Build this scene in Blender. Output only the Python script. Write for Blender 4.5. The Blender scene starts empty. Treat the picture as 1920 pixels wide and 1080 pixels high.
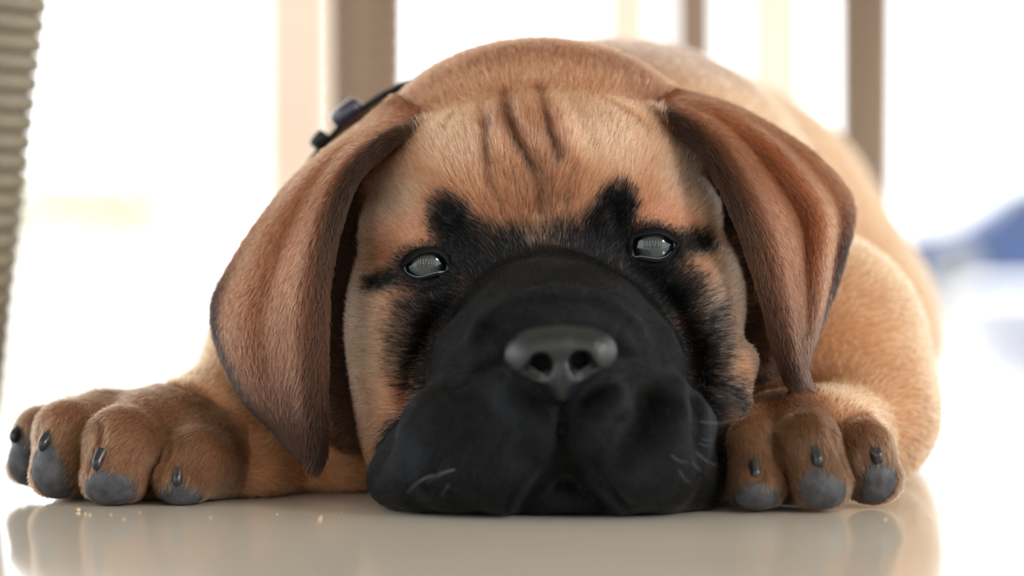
import bpy, math, random
import numpy as np
from mathutils import Vector

rng = np.random.default_rng(7)
random.seed(7)
scene = bpy.context.scene

# ------------------------------------------------------------------ camera
FPX = 4533.0            # focal length in pixels of a 1920 wide frame (85 mm lens)
DIST = 77.0             # camera to eye plane, centimetres
CAMH = 6.96             # camera height above the floor, centimetres
cam_d = bpy.data.cameras.new('camera')
cam_d.sensor_width = 36.0
cam_d.lens = 85.0
cam_d.clip_start = 0.02
cam_d.dof.use_dof = True
cam_d.dof.focus_distance = (DIST + 0.3) * 0.01
cam_d.dof.aperture_fstop = 4.3
cam = bpy.data.objects.new('camera', cam_d)
cam.location = (0, -DIST * 0.01, CAMH * 0.01)
cam.rotation_euler = (math.radians(90), 0, 0)
scene.collection.objects.link(cam)
scene.camera = cam

# ------------------------------------------------------------------ sky, sun, exposure
world = bpy.data.worlds.new('overcast_sky')
world.use_nodes = True
scene.world = world
bg = world.node_tree.nodes['Background']
bg.inputs[0].default_value = (0.96, 0.98, 1.0, 1)
bg.inputs[1].default_value = 2.4
sun_d = bpy.data.lights.new('hazy_sun', 'SUN')
sun_d.energy = 1.3
sun_d.angle = math.radians(11)
sun_d.color = (1.0, 0.96, 0.9)
sun = bpy.data.objects.new('hazy_sun', sun_d)
sun.rotation_euler = (math.radians(66), 0, math.radians(52))
scene.collection.objects.link(sun)
scene.view_settings.view_transform = 'Standard'
scene.view_settings.look = 'None'
scene.view_settings.exposure = 0.38
scene.view_settings.gamma = 1.0
scene.view_settings.use_curve_mapping = False

# ------------------------------------------------------------------ helpers
def W(px, py, Y):
    """a point seen at (px, py) that stands at depth Y (cm behind the eyes) -> centimetres"""
    s = (DIST + Y) / FPX
    return np.array([(px - 960.0) * s, Y, CAMH - (py - 540.0) * s])

def proj(P):
    s = (DIST + P[:, 1]) / FPX
    return 960.0 + P[:, 0] / s, 540.0 + (CAMH - P[:, 2]) / s

def lin(r, g, b):
    f = lambda c: (c / 255.0 / 12.92) if c <= 10 else (((c / 255.0) + 0.055) / 1.055) ** 2.4
    return np.array([f(r), f(g), f(b)])

def link(o, parent=None):
    scene.collection.objects.link(o)
    if parent is not None:
        o.parent = parent
    return o

def mesh_obj(name, verts, faces, mats, parent=None, smooth=True, scale=0.01, midx=None):
    me = bpy.data.meshes.new(name)
    v = np.asarray(verts, dtype=np.float64) * scale
    me.from_pydata(v.tolist(), [], faces if isinstance(faces, list) else faces.tolist())
    me.update()
    if smooth:
        me.polygons.foreach_set('use_smooth', [True] * len(me.polygons))
    if not isinstance(mats, (list, tuple)):
        mats = [mats]
    for m in mats:
        me.materials.append(m)
    if midx is not None:
        me.polygons.foreach_set('material_index', midx)
    o = bpy.data.objects.new(name, me)
    return link(o, parent)

def tag(o, label=None, cat=None, group=None, kind=None):
    if label: o['label'] = label
    if cat: o['category'] = cat
    if group: o['group'] = group
    if kind: o['kind'] = kind
    return o

def principled(name, col, rough=0.6, spec=0.5, **kw):
    m = bpy.data.materials.new(name)
    m.use_nodes = True
    b = m.node_tree.nodes['Principled BSDF']
    b.inputs['Base Color'].default_value = (*col, 1)
    b.inputs['Roughness'].default_value = rough
    b.inputs['Specular IOR Level'].default_value = spec
    for k, v in kw.items():
        b.inputs[k.replace('_', ' ')].default_value = v
    return m

def add_noise_color(m, c1, c2, scale, detail=4, lo=0.35, hi=0.65, bump=0.0, coord='Object'):
    nt = m.node_tree
    b = nt.nodes['Principled BSDF']
    tc = nt.nodes.new('ShaderNodeTexCoord')
    nz = nt.nodes.new('ShaderNodeTexNoise')
    nz.inputs['Scale'].default_value = scale
    nz.inputs['Detail'].default_value = detail
    rp = nt.nodes.new('ShaderNodeValToRGB')
    rp.color_ramp.elements[0].position = lo
    rp.color_ramp.elements[1].position = hi
    rp.color_ramp.elements[0].color = (*c1, 1)
    rp.color_ramp.elements[1].color = (*c2, 1)
    nt.links.new(tc.outputs[coord], nz.inputs['Vector'])
    nt.links.new(nz.outputs[0], rp.inputs[0])
    nt.links.new(rp.outputs[0], b.inputs['Base Color'])
    if bump:
        bp = nt.nodes.new('ShaderNodeBump')
        bp.inputs['Strength'].default_value = bump
        bp.inputs['Distance'].default_value = 0.001
        nt.links.new(nz.outputs[0], bp.inputs['Height'])
        nt.links.new(bp.outputs[0], b.inputs['Normal'])
    return m

def catmull(pts, n):
    P = np.asarray(pts, float)
    P = np.vstack([2 * P[0] - P[1], P, 2 * P[-1] - P[-2]])
    m = len(P) - 3
    t = np.linspace(0, m - 1e-9, n)
    i = t.astype(int)
    u = (t - i)[:, None]
    a, b, c, d = P[i], P[i + 1], P[i + 2], P[i + 3]
    return 0.5 * (2 * b + (c - a) * u + (2 * a - 5 * b + 4 * c - d) * u ** 2 + (3 * b - a - 3 * c + d) * u ** 3)

# ---------------- implicit-surface sculpting (all in centimetres)
class Field:
    def __init__(self, xs, ys, zs):
        self.xs, self.ys, self.zs = [np.asarray(a, np.float32) for a in (xs, ys, zs)]
        self.F = np.full((len(xs), len(ys), len(zs)), 5.0, np.float32)
        self.G = np.zeros(self.F.shape, np.int8)
        self.M = np.full(self.F.shape, 9.0, np.float32)
    def box(self, lo, hi):
        sl = []
        for ax, l, h in zip((self.xs, self.ys, self.zs), lo, hi):
            a = max(0, int(np.searchsorted(ax, l)) - 1)
            b = min(len(ax), int(np.searchsorted(ax, h)) + 1)
            sl.append(slice(a, max(b, a + 1)))
        sl = tuple(sl)
        X = self.xs[sl[0]][:, None, None]; Y = self.ys[sl[1]][None, :, None]; Z = self.zs[sl[2]][None, None, :]
        return sl, X, Y, Z
    def merge(self, sl, d, k, g):
        f = self.F[sl]
        h = np.maximum(k - np.abs(f - d), 0) / k
        self.F[sl] = np.minimum(f, d) - h * h * k * 0.25
        m = self.M[sl]
        w = d < m
        self.M[sl] = np.where(w, d, m)
        self.G[sl] = np.where(w, g, self.G[sl])
    def cut(self, sl, d, k):
        f = self.F[sl]
        h = np.maximum(k - np.abs(f + d), 0) / k
        self.F[sl] = np.maximum(f, -d) + h * h * k * 0.25
    def ell_d(self, c, r, rot, pad):
        c = np.asarray(c, np.float32); r = np.asarray(r, np.float32)
        R = max(r) if rot else None
        ext = np.array([R, R, R]) if rot else r
        sl, X, Y, Z = self.box(c - ext - pad, c + ext + pad)
        x, y, z = X - c[0], Y - c[1], Z - c[2]
        if rot:      # rot = (about Y, about Z, about X) degrees
            a = math.radians(rot[0]); ca, sa = math.cos(a), math.sin(a)
            x, z = x * ca + z * sa, -x * sa + z * ca
            if len(rot) > 1 and rot[1]:
                a = math.radians(rot[1]); ca, sa = math.cos(a), math.sin(a)
                x, y = x * ca + y * sa, -x * sa + y * ca
            if len(rot) > 2 and rot[2]:
                a = math.radians(rot[2]); ca, sa = math.cos(a), math.sin(a)
                y, z = y * ca + z * sa, -y * sa + z * ca
        k0 = np.sqrt((x / r[0]) ** 2 + (y / r[1]) ** 2 + (z / r[2]) ** 2) + 1e-6
        k1 = np.sqrt((x / r[0] ** 2) ** 2 + (y / r[1] ** 2) ** 2 + (z / r[2] ** 2) ** 2) + 1e-6
        return sl, (k0 * (k0 - 1.0) / k1).astype(np.float32)
    def ell(self, c, r, k=0.6, g=0, rot=None):
        sl, d = self.ell_d(c, r, rot, k + 1.2)
        self.merge(sl, d, k, g)
    def cut_ell(self, c, r, k=0.2, rot=None):
        sl, d = self.ell_d(c, r, rot, k + 0.3)
        self.cut(sl, d, k)
    def cone_d(self, a, b, ra, rb, pad):
        a = np.asarray(a, np.float32); b = np.asarray(b, np.float32)
        R = max(ra, rb) + pad
        sl, X, Y, Z = self.box(np.minimum(a, b) - R, np.maximum(a, b) + R)
        ab = b - a
        L = float(ab @ ab) + 1e-9
        t = np.clip(((X - a[0]) * ab[0] + (Y - a[1]) * ab[1] + (Z - a[2]) * ab[2]) / L, 0, 1)
        d = np.sqrt((X - a[0] - t * ab[0]) ** 2 + (Y - a[1] - t * ab[1]) ** 2 + (Z - a[2] - t * ab[2]) ** 2) - (ra + (rb - ra) * t)
        return sl, d.astype(np.float32)
    def cone(self, a, b, ra, rb, k=0.5, g=0):
        sl, d = self.cone_d(a, b, ra, rb, k + 1.2)
        self.merge(sl, d, k, g)
    def cut_cone(self, a, b, ra, rb, k=0.2):
        sl, d = self.cone_d(a, b, ra, rb, k + 0.3)
        self.cut(sl, d, k)
    def splat(self, P, R, k, g, reach=0.7):
        """thick sheet: union of small balls along a dense point grid"""
        lo, hi = P.min(0) - 1.2, P.max(0) + 1.2
        sl, X, Y, Z = self.box(lo, hi)
        shp = self.F[sl].shape
        D = np.full(shp, 1.5, np.float32)
        gx, gy, gz = X.ravel(), Y.ravel(), Z.ravel()
        step = 0.1
        n = int(math.ceil(reach / step))
        o = np.arange(-n, n + 1)
        ox, oy, oz = np.meshgrid(o, o, o, indexing='ij')
        ix = np.clip(np.searchsorted(gx, P[:, 0]), 0, len(gx) - 1)
        iy = np.clip(np.searchsorted(gy, P[:, 1]), 0, len(gy) - 1)
        iz = np.clip(np.searchsorted(gz, P[:, 2]), 0, len(gz) - 1)
        for c in range(0, len(P), 3000):
            s = slice(c, c + 3000)
            a = np.clip(ix[s][:, None] + ox.ravel()[None], 0, len(gx) - 1)
            b = np.clip(iy[s][:, None] + oy.ravel()[None], 0, len(gy) - 1)
            e = np.clip(iz[s][:, None] + oz.ravel()[None], 0, len(gz) - 1)
            d = np.sqrt((gx[a] - P[s, 0:1]) ** 2 + (gy[b] - P[s, 1:2]) ** 2 + (gz[e] - P[s, 2:3]) ** 2) - R[s][:, None]
            np.minimum.at(D, (a, b, e), d.astype(np.float32))
        self.merge(sl, D, k, g)
    def floor(self, z0=0.03, k=0.25):
        d = z0 - self.zs[None, None, :]
        h = np.maximum(k - np.abs(self.F - d), 0) / k
        self.F = np.maximum(self.F, d) + h * h * k * 0.25
    def mesh(self, smooth=2):
        F = self.F
        S = F < 0
        c = np.zeros(tuple(n - 1 for n in F.shape), np.int8)
        for a in (0, 1):
            for b in (0, 1):
                for d in (0, 1):
                    c += S[a:F.shape[0] - 1 + a, b:F.shape[1] - 1 + b, d:F.shape[2] - 1 + d]
        act = (c > 0) & (c < 8)
        I = np.argwhere(act)
        idx = np.full(act.shape, -1, np.int32)
        idx[act] = np.arange(len(I))
        corners = [(a, b, d) for a in (0, 1) for b in (0, 1) for d in (0, 1)]
        val = {q: F[I[:, 0] + q[0], I[:, 1] + q[1], I[:, 2] + q[2]] for q in corners}
        acc = np.zeros((len(I), 3)); cnt = np.zeros(len(I))
        for p in corners:
            for ax in range(3):
                if p[ax] == 0:
                    q = list(p); q[ax] = 1; q = tuple(q)
                    va, vb = val[p], val[q]
                    m = (va < 0) != (vb < 0)
                    t = np.where(m, va / np.where(m, va - vb, 1), 0)
                    pos = np.tile(np.array(p, float), (len(I), 1))
                    pos[:, ax] = t
                    acc[m] += pos[m]; cnt[m] += 1
        loc = acc / cnt[:, None]
        V = np.stack([ax[I[:, n]] + loc[:, n] * (ax[I[:, n] + 1] - ax[I[:, n]]) for n, ax in enumerate((self.xs, self.ys, self.zs))], 1)
        grp = self.G[I[:, 0], I[:, 1], I[:, 2]]
        quads = []
        for ax in range(3):
            sa = [slice(None)] * 3; sb = [slice(None)] * 3
            sa[ax] = slice(0, -1); sb[ax] = slice(1, None)
            A, B = S[tuple(sa)], S[tuple(sb)]
            o1, o2 = [n for n in range(3) if n != ax]
            E = np.argwhere(A != B)
            ok = (E[:, o1] > 0) & (E[:, o2] > 0) & (E[:, o1] < F.shape[o1] - 1) & (E[:, o2] < F.shape[o2] - 1)
            E = E[ok]
            ins = A[E[:, 0], E[:, 1], E[:, 2]]
            def cell(d1, d2):
                e = E.copy(); e[:, o1] -= d1; e[:, o2] -= d2
                return idx[e[:, 0], e[:, 1], e[:, 2]]
            q = np.stack([cell(1, 1), cell(0, 1), cell(0, 0), cell(1, 0)], 1)
            flip = ins if ax == 1 else ~ins
            q[flip] = q[flip][:, ::-1]
            quads.append(q)
        Q = np.concatenate(quads)
        for _ in range(smooth):
            V = lap(V, Q, 0.5)
        return V, Q, grp

def lap(V, Q, lam, w=None):
    a = np.concatenate([Q[:, n] for n in range(4)]); b = np.concatenate([Q[:, (n + 1) % 4] for n in range(4)])
    s = np.zeros_like(V); c = np.bincount(a, minlength=len(V)) + np.bincount(b, minlength=len(V))
    for n in range(3):
        s[:, n] = np.bincount(a, V[b, n], len(V)) + np.bincount(b, V[a, n], len(V))
    L = (s / np.maximum(c, 1)[:, None] - V) * lam
    return V + (L if w is None else L * w[:, None])

def vnormals(V, Q):
    fn = np.cross(V[Q[:, 2]] - V[Q[:, 0]], V[Q[:, 3]] - V[Q[:, 1]])
    N = np.zeros_like(V)
    for n in range(4):
        for m in range(3):
            N[:, m] += np.bincount(Q[:, n], fn[:, m], len(V))
    return N / (np.linalg.norm(N, axis=1)[:, None] + 1e-12)

# ------------------------------------------------------------------ the place
def box_verts(x0, x1, y0, y1, z0, z1):
    v = [(x, y, z) for x in (x0, x1) for y in (y0, y1) for z in (z0, z1)]
    f = [(0, 1, 3, 2), (4, 6, 7, 5), (0, 4, 5, 1), (2, 3, 7, 6), (0, 2, 6, 4), (1, 5, 7, 3)]
    return v, f

floor_m = principled('polished_floor', lin(214, 206, 192), 0.09, 0.5)
nt = floor_m.node_tree
add_noise_color(floor_m, lin(206, 199, 186), lin(222, 215, 202), 6.0, 6, 0.3, 0.7)
v = [(-40, -12, 0), (40, -12, 0), (40, 60, 0), (-40, 60, 0)]
fl = mesh_obj('floor', v, [(0, 1, 2, 3)], floor_m, smooth=False, scale=1.0)
tag(fl, 'polished pale grey-beige floor that mirrors the puppy', kind='structure')

# ---- the terrace: an unseen roof slab added to block overhead light, and a wall with tall windows behind the camera
plaster = principled('terrace_plaster', lin(196, 188, 176), 0.9, 0.2)
add_noise_color(plaster, lin(188, 180, 168), lin(204, 196, 184), 4.0)
v, f = box_verts(-4.0, 4.0, -4.8, 3.9, 2.72, 2.85)
tag(mesh_obj('shading_ceiling', v, f, plaster, smooth=False, scale=1.0), 'unseen plaster roof slab added to shade the terrace', kind='structure')
WX = [-3.3, -2.2, -1.1, 0.0, 1.1, 2.2, 3.3]
vs, fs = [], []
def addbox(*a):
    v, f = box_verts(*a)
    b = len(vs); vs.extend(v); fs.extend([tuple(i + b for i in q) for q in f])
edges = [-4.0] + [e for x in WX for e in (x - 0.36, x + 0.36)] + [4.0]
for a, b in zip(edges[0::2], edges[1::2]):
    addbox(a, b, -4.7, -4.5, 0.0, 2.72)
for x in WX:
    addbox(x - 0.36, x + 0.36, -4.7, -4.5, 0.0, 0.18)
    addbox(x - 0.36, x + 0.36, -4.7, -4.5, 2.45, 2.72)
tag(mesh_obj('wall_front', vs, fs, plaster, smooth=False, scale=1.0), 'plaster wall with a row of tall windows', kind='structure')
frame_m = principled('white_window_frame', lin(214, 214, 212), 0.5, 0.4)
for n_, x in enumerate(WX):
    vs, fs = [], []
    for a in (-0.36, 0.32):
        addbox(x + a, x + a + 0.04, -4.64, -4.56, 0.18, 2.45)
    for z in (0.18, 1.28, 2.41):
        addbox(x - 0.32, x + 0.32, -4.64, -4.56, z, z + 0.04)
    addbox(x - 0.02, x + 0.02, -4.63, -4.57, 0.22, 2.41)
    tag(mesh_obj('window_%d' % (n_ + 1), vs, fs, frame_m, smooth=False, scale=1.0), 'tall white window frame', kind='structure')

# ---- wicker chairs
wick = principled('grey_wicker', lin(150, 140, 122), 0.65, 0.3)
add_noise_color(wick, lin(126, 120, 104), lin(152, 146, 128), 90.0, 3, 0.3, 0.7)
wick_b = principled('brown_wicker', lin(150, 130, 112), 0.65, 0.3)
add_noise_color(wick_b, lin(146, 126, 108), lin(174, 154, 136), 90.0, 3, 0.3, 0.7)

def ring_mesh(name, hw, hd, hgt, mat, n=20, bulge=0.0010):
    """one wrapped strand: a flat rounded band around a leg"""
    prof = [(-0.5, -0.0015), (-0.42, 0.4 * bulge), (-0.2, bulge), (0.2, bulge), (0.42, 0.4 * bulge), (0.5, -0.0015)]
    vs, fs = [], []
    for (t, o) in prof:
        for k in range(n):
            a = 2 * math.pi * k / n
            ca, sa = math.cos(a), math.sin(a)
            sq = 1.0 / max(abs(ca), abs(sa)) ** 0.55
            vs.append(((hw + o) * ca * sq, (hd + o) * sa * sq, t * hgt + 0.0012 * ca))
    m = len(prof)
    for i in range(m - 1):
        for k in range(n):
            fs.append((i * n + k, i * n + (k + 1) % n, (i + 1) * n + (k + 1) % n, (i + 1) * n + k))
    me = bpy.data.meshes.new(name)
    me.from_pydata(vs, [], fs)
    me.polygons.foreach_set('use_smooth', [True] * len(fs))
    me.materials.append(mat)
    return me

def wicker_leg(parent, base, top, w0, w1, mat, band):
    """leg from its foot to the seat, wrapped in strands that are its own pieces"""
    base, top = Vector(base), Vector(top)
    d = top - base
    L = d.length
    q = d.to_track_quat('Z', 'Y')
    vs, fs = [], []
    for i, (t, w) in enumerate(((0, w0), (1, w1))):
        for k in range(12):
            a = 2 * math.pi * k / 12
            p = base + q @ Vector((w * 0.46 * math.cos(a), w * 0.46 * math.sin(a), t * L))
            vs.append(tuple(p))
    for k in range(12):
        fs.append((k, (k + 1) % 12, 12 + (k + 1) % 12, 12 + k))
    fs.append(tuple(range(11, -1, -1))); fs.append(tuple(range(12, 24)))
    leg = mesh_obj('leg', vs, fs, mat, parent, scale=1.0)
    n = int(L / band)
    me = ring_mesh('strand', 0.5, 0.5, band, mat, bulge=0.0)
    me = ring_mesh('strand', 0.5 * w0, 0.5 * w0, band * 0.97, mat)
    for i in range(n):
        t = (i + 0.5) / n
        s = bpy.data.objects.new('strand', me)
        link(s, leg)
        s.location = base + d * t
        s.rotation_mode = 'QUATERNION'
        s.rotation_quaternion = q
        k = (w0 + (w1 - w0) * t) / w0
        s.scale = (k, k, 1)
    return leg

def chair(label, legs, tops, w0, w1, mat, band, seat_z=0.44, back=(0, 1), group=None):
    c = Vector((sum(l[0] for l in legs) / 4, sum(l[1] for l in legs) / 4, 0))
    root = bpy.data.objects.new('wicker_chair', None)
    link(root)
    root.location = c
    tag(root, label, 'chair', group)
    for l, t in zip(legs, tops):
        wicker_leg(root, Vector((l[0], l[1], 0)) - c, Vector((t[0], t[1], seat_z)) - c, w0, w1, mat, band)
    # woven seat: strips laid side by side on a frame, and a curved back of uprights
    T = [Vector((t[0], t[1], seat_z)) - c for t in tops]
    mid = sum(T, Vector()) / 4
    O = [mid + (t - mid) * 1.08 for t in T]
    vs = [tuple(o + Vector((0, 0, z))) for z in (-0.025, 0.015) for o in O]
    fs = [(0, 1, 2, 3), (7, 6, 5, 4)] + [(k, 4 + k, 4 + (k + 1) % 4, (k + 1) % 4) for k in range(4)]
    mesh_obj('seat_frame', vs, fs, mat, root, smooth=False, scale=1.0)
    ns = 14
    for i in range(ns):
        a, b = (i + 0.06) / ns, (i + 0.94) / ns
        lo0, lo1 = O[0].lerp(O[1], a), O[0].lerp(O[1], b)
        hi0, hi1 = O[3].lerp(O[2], a), O[3].lerp(O[2], b)
        q4 = [lo0, lo1, hi1, hi0]
        vs = [tuple(p + Vector((0, 0, z))) for z in (0.0151, 0.021) for p in q4]
        fs = [(0, 3, 2, 1), (4, 5, 6, 7)] + [(k, (k + 1) % 4, 4 + (k + 1) % 4, 4 + k) for k in range(4)]
        mesh_obj('seat_strip', vs, fs, mat, root, smooth=False, scale=1.0)
    A, B = O[back[0]], O[back[1]]
    out = ((A + B) / 2 - mid).normalized()
    nb = 12
    for i in range(nb + 1):
        p = A.lerp(B, i / nb)
        wdt = 0.012 if i in (0, nb) else 0.005
        path = [p + Vector((0, 0, 0.016)) + out * (0.0), p + out * 0.03 + Vector((0, 0, 0.22)), p + out * 0.08 + Vector((0, 0, 0.44))]
        vs, fs = [], []
        for r, pt in enumerate(path):
            for k in range(6):
                a = math.pi * k / 3
                vs.append(tuple(pt + Vector((wdt * math.cos(a), wdt * math.sin(a), 0))))
            if r:
                fs += [((r - 1) * 6 + k, (r - 1) * 6 + (k + 1) % 6, r * 6 + (k + 1) % 6, r * 6 + k) for k in range(6)]
        mesh_obj('back_post' if i in (0, nb) else 'back_spindle', vs, fs, mat, root, scale=1.0)
    up = Vector((0, 0, 0.44)) + out * 0.08
    tan = (B - A).normalized()
    vs = []
    for p in (A - tan * 0.012, B + tan * 0.012):
        for (u, w) in ((-0.016, -0.005), (0.016, -0.005), (0.016, 0.035), (-0.016, 0.035)):
            vs.append(tuple(p + up + out * u + Vector((0, 0, w))))
    mesh_obj('top_rail', vs, [(0, 1, 2, 3), (7, 6, 5, 4)] + [(k, 4 + k, 4 + (k + 1) % 4, (k + 1) % 4) for k in range(4)], mat, root, smooth=False, scale=1.0)
    return root

# chair whose splayed leg stands beside the left paw
chair('grey wicker chair with a splayed tapering leg beside the outstretched paw',
      [(-0.2266, 0.20), (-0.66, 0.16), (-0.74, 0.60), (-0.37, 0.66)],
      [(-0.178, 0.20), (-0.62, 0.18), (-0.69, 0.57), (-0.34, 0.62)], 0.034, 0.040, wick, 0.0078, back=(2, 3))
# chair that stands over the puppy's back
chair('brown wicker chair standing over the lying puppy',
      [(-0.070, 0.40), (0.222, 0.75), (0.60, 0.44), (0.31, 0.08)],
      [(-0.070, 0.40), (0.222, 0.75), (0.60, 0.44), (0.31, 0.08)], 0.031, 0.034, wick_b, 0.0085, back=(1, 2))
# chair farther back
chair('brown wicker chair farther back behind the puppy',
      [(0.150, 1.22), (0.361, 1.70), (0.80, 1.50), (0.60, 1.02)],
      [(0.150, 1.22), (0.361, 1.70), (0.80, 1.50), (0.60, 1.02)], 0.034, 0.036, wick_b, 0.0085, back=(1, 2))

# ---- far things in the bright outdoors
pale = principled('pale_beige_render', lin(244, 226, 208), 0.9, 0.2)
add_noise_color(pale, lin(202, 184, 168), lin(210, 194, 178), 3.0)
def shaft(name, x, y, hw, h, mat, parts):
    root = bpy.data.objects.new(name, None); link(root); root.location = (x, y, 0)
    v, f = box_verts(-hw, hw, -hw, hw, 0, h); mesh_obj('shaft', v, f, mat, root, smooth=False, scale=1.0)
    v, f = box_verts(-hw * 1.25, hw * 1.25, -hw * 1.25, hw * 1.25, 0, 0.16); mesh_obj('plinth', v, f, mat, root, smooth=False, scale=1.0)
    v, f = box_verts(-hw * 1.25, hw * 1.25, -hw * 1.25, hw * 1.25, h, h + 0.12); mesh_obj('capital', v, f, mat, root, smooth=False, scale=1.0)
    return root
tag(shaft('column', -0.55, 5.5, 0.10, 2.6, pale, None), 'slim pale beige square column behind the puppy', 'column')
tag(shaft('column', 0.78, 6.4, 0.10, 2.6, pale, None), 'thicker pale beige column far beyond the wicker chairs', 'column')
tag(shaft('column', 0.37, 7.0, 0.10, 2.6, pale, None), 'pale beige column far behind the top of the head', 'column')

white_m = principled('white_render', lin(246, 246, 246), 0.9, 0.2)
add_noise_color(white_m, lin(242, 242, 242), lin(250, 250, 250), 3.0)
root = bpy.data.objects.new('garden_wall', None); link(root); root.location = (-3.0, 8.0, 0)
v, f = box_verts(-3.2, 2.2, -0.15, 0.15, 0, 0.20); mesh_obj('wall_body', v, f, white_m, root, smooth=False, scale=1.0)
v, f = box_verts(-3.25, 2.25, -0.18, 0.18, 0.20, 0.235); mesh_obj('coping', v, f, white_m, root, smooth=False, scale=1.0)
tag(root, 'low white garden wall at the far edge of the floor', 'wall')
leaf_m = principled('pale_leaf', lin(222, 226, 178), 0.7, 0.2)
add_noise_color(leaf_m, lin(196, 198, 166), lin(214, 204, 186), 5.0)
r2 = random.Random(3)
vs, fs = [], []
for i in range(5200):
    c = Vector((r2.uniform(-3.1, 1.6), r2.uniform(-0.25, 0.25), 0.04 + 0.47 * r2.random() ** 0.8))
    u = Vector((r2.gauss(0, 1), r2.gauss(0, 1), r2.gauss(0, 1))).normalized()
    w = u.cross(Vector((r2.gauss(0, 1), r2.gauss(0, 1), r2.gauss(0, 1)))).normalized()
    b = len(vs)
    vs += [tuple(c - u * 0.04), tuple(c + w * 0.018), tuple(c + u * 0.04), tuple(c - w * 0.018)]
    fs.append((b, b + 1, b + 2, b + 3))
root = bpy.data.objects.new('hedge', None); link(root); root.location = (-2.9, 8.6, 0)
tag(mesh_obj('foliage', vs, fs, leaf_m, root, smooth=False, scale=1.0), kind='stuff')
stem_m = principled('hedge_stem', lin(150, 130, 104), 0.8)
for i in range(9):
    v, f = box_verts(-3.0 + i * 0.55, -2.97 + i * 0.55, -0.015, 0.015, 0, 0.4)
    mesh_obj('stem', v, f, stem_m, root, smooth=False, scale=1.0)
tag(root, 'pale sunlit clipped hedge behind the low white wall', 'hedge')

# parked blue car far off on the right
carp = principled('blue_car_paint', lin(40, 62, 104), 0.4, 0.4, Coat_Weight=0.2)
glass = principled('dark_car_glass', lin(40, 52, 66), 0.08, 0.6)
tyre = principled('tyre_rubber', lin(26, 26, 28), 0.8)
alloy = principled('alloy', lin(170, 172, 176), 0.35, 0.5, Metallic=0.9)
root = bpy.data.objects.new('parked_car', None); link(root); root.location = (4.45, 29.0, 0)
tag(root, 'parked blue car far off behind the puppy', 'car')
def extr(name, prof, y0, y1, mat, par, inset=0.0):
    n = len(prof)
    cx = sum(p[0] for p in prof) / n; cz = sum(p[1] for p in prof) / n
    rows = [(y0, 0.94), (y0 + 0.08, 1.0), (y1 - 0.08, 1.0), (y1, 0.94)]
    vs, fs = [], []
    for r, (y, k) in enumerate(rows):
        vs += [(cx + (x - cx) * k, y, cz + (z - cz) * k) for x, z in prof]
        if r:
            fs += [((r - 1) * n + i, (r - 1) * n + (i + 1) % n, r * n + (i + 1) % n, r * n + i) for i in range(n)]
    fs += [tuple(range(n)), tuple(range(4 * n - 1, 3 * n - 1, -1))]
    return mesh_obj(name, vs, fs, mat, par, smooth=False, scale=1.0)
extr('body', [(0, .22), (0.02, .5), (.15, .72), (.6, .84), (1.15, .92), (3.6, .95), (4.15, .9), (4.25, .6), (4.2, .22), (3.8, .1), (.4, .1)], -0.85, 0.85, carp, root)
cab = extr('cabin', [(1.1, .9), (1.75, 1.38), (2.2, 1.45), (3.1, 1.42), (3.9, .93)], -0.72, 0.72, carp, root)
for (a, b, c_, d_) in ((1.35, 1.95, 2.35, 2.35), (2.45, 2.45, 3.05, 3.5)):
    for sy in (-1, 1):
        pts = [(a, .95), (b, 1.34), (c_, 1.36), (d_, .97)]
        vs = [(x, sy * (0.735 + o), z) for o in (-0.03, 0.0) for x, z in pts]
        mesh_obj('window', vs, [(0, 1, 2, 3), (7, 6, 5, 4)] + [(k, 4 + k, 4 + (k + 1) % 4, (k + 1) % 4) for k in range(4)], glass, cab, smooth=False, scale=1.0)
for x in (0.85, 3.4):
    for sy in (-1, 1):
        vs, fs = [], []
        for r, (rad, yo) in enumerate(((0.22, 0.10), (0.31, 0.10), (0.33, 0.06), (0.33, -0.06), (0.31, -0.10), (0.22, -0.10))):
            vs += [(x + rad * math.cos(2 * math.pi * k / 24), sy * 0.79 + yo, 0.33 + rad * math.sin(2 * math.pi * k / 24)) for k in range(24)]
            if r:
                fs += [((r - 1) * 24 + k, (r - 1) * 24 + (k + 1) % 24, r * 24 + (k + 1) % 24, r * 24 + k) for k in range(24)]
        wh = mesh_obj('wheel', vs, fs, tyre, root, scale=1.0)
        vs = [(x + rd * math.cos(2 * math.pi * k / 24), sy * 0.79 + yo, 0.33 + rd * math.sin(2 * math.pi * k / 24)) for (rd, yo) in ((0.23, -0.07), (0.23, 0.07)) for k in range(24)]
        mesh_obj('rim', vs, [tuple(range(24)), tuple(range(47, 23, -1))], alloy, wh, smooth=False, scale=1.0)


# ================================================================== THE PUPPY
HEAD, MUZ, EARL, EARR, PAWL, PAWR, BODY, EAR_SHADE = range(8)

def axis(parts):
    out = [parts[0][0]]
    for (a, b, s0, s1) in parts:
        x = a
        while x < b - 1e-6:
            u = (x - a) / (b - a)
            x += s0 + (s1 - s0) * u
            out.append(min(x, b))
    return np.array(out)

xs = axis([(-17.2, 22.0, 0.11, 0.11)])
ys = axis([(-7.6, 6.0, 0.11, 0.11), (6.0, 18.0, 0.11, 0.4), (18.0, 58.0, 0.4, 0.8)])
zs = axis([(-0.3, 18.6, 0.11, 0.11)])
fd = Field(xs, ys, zs)
E = fd.ell
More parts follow.
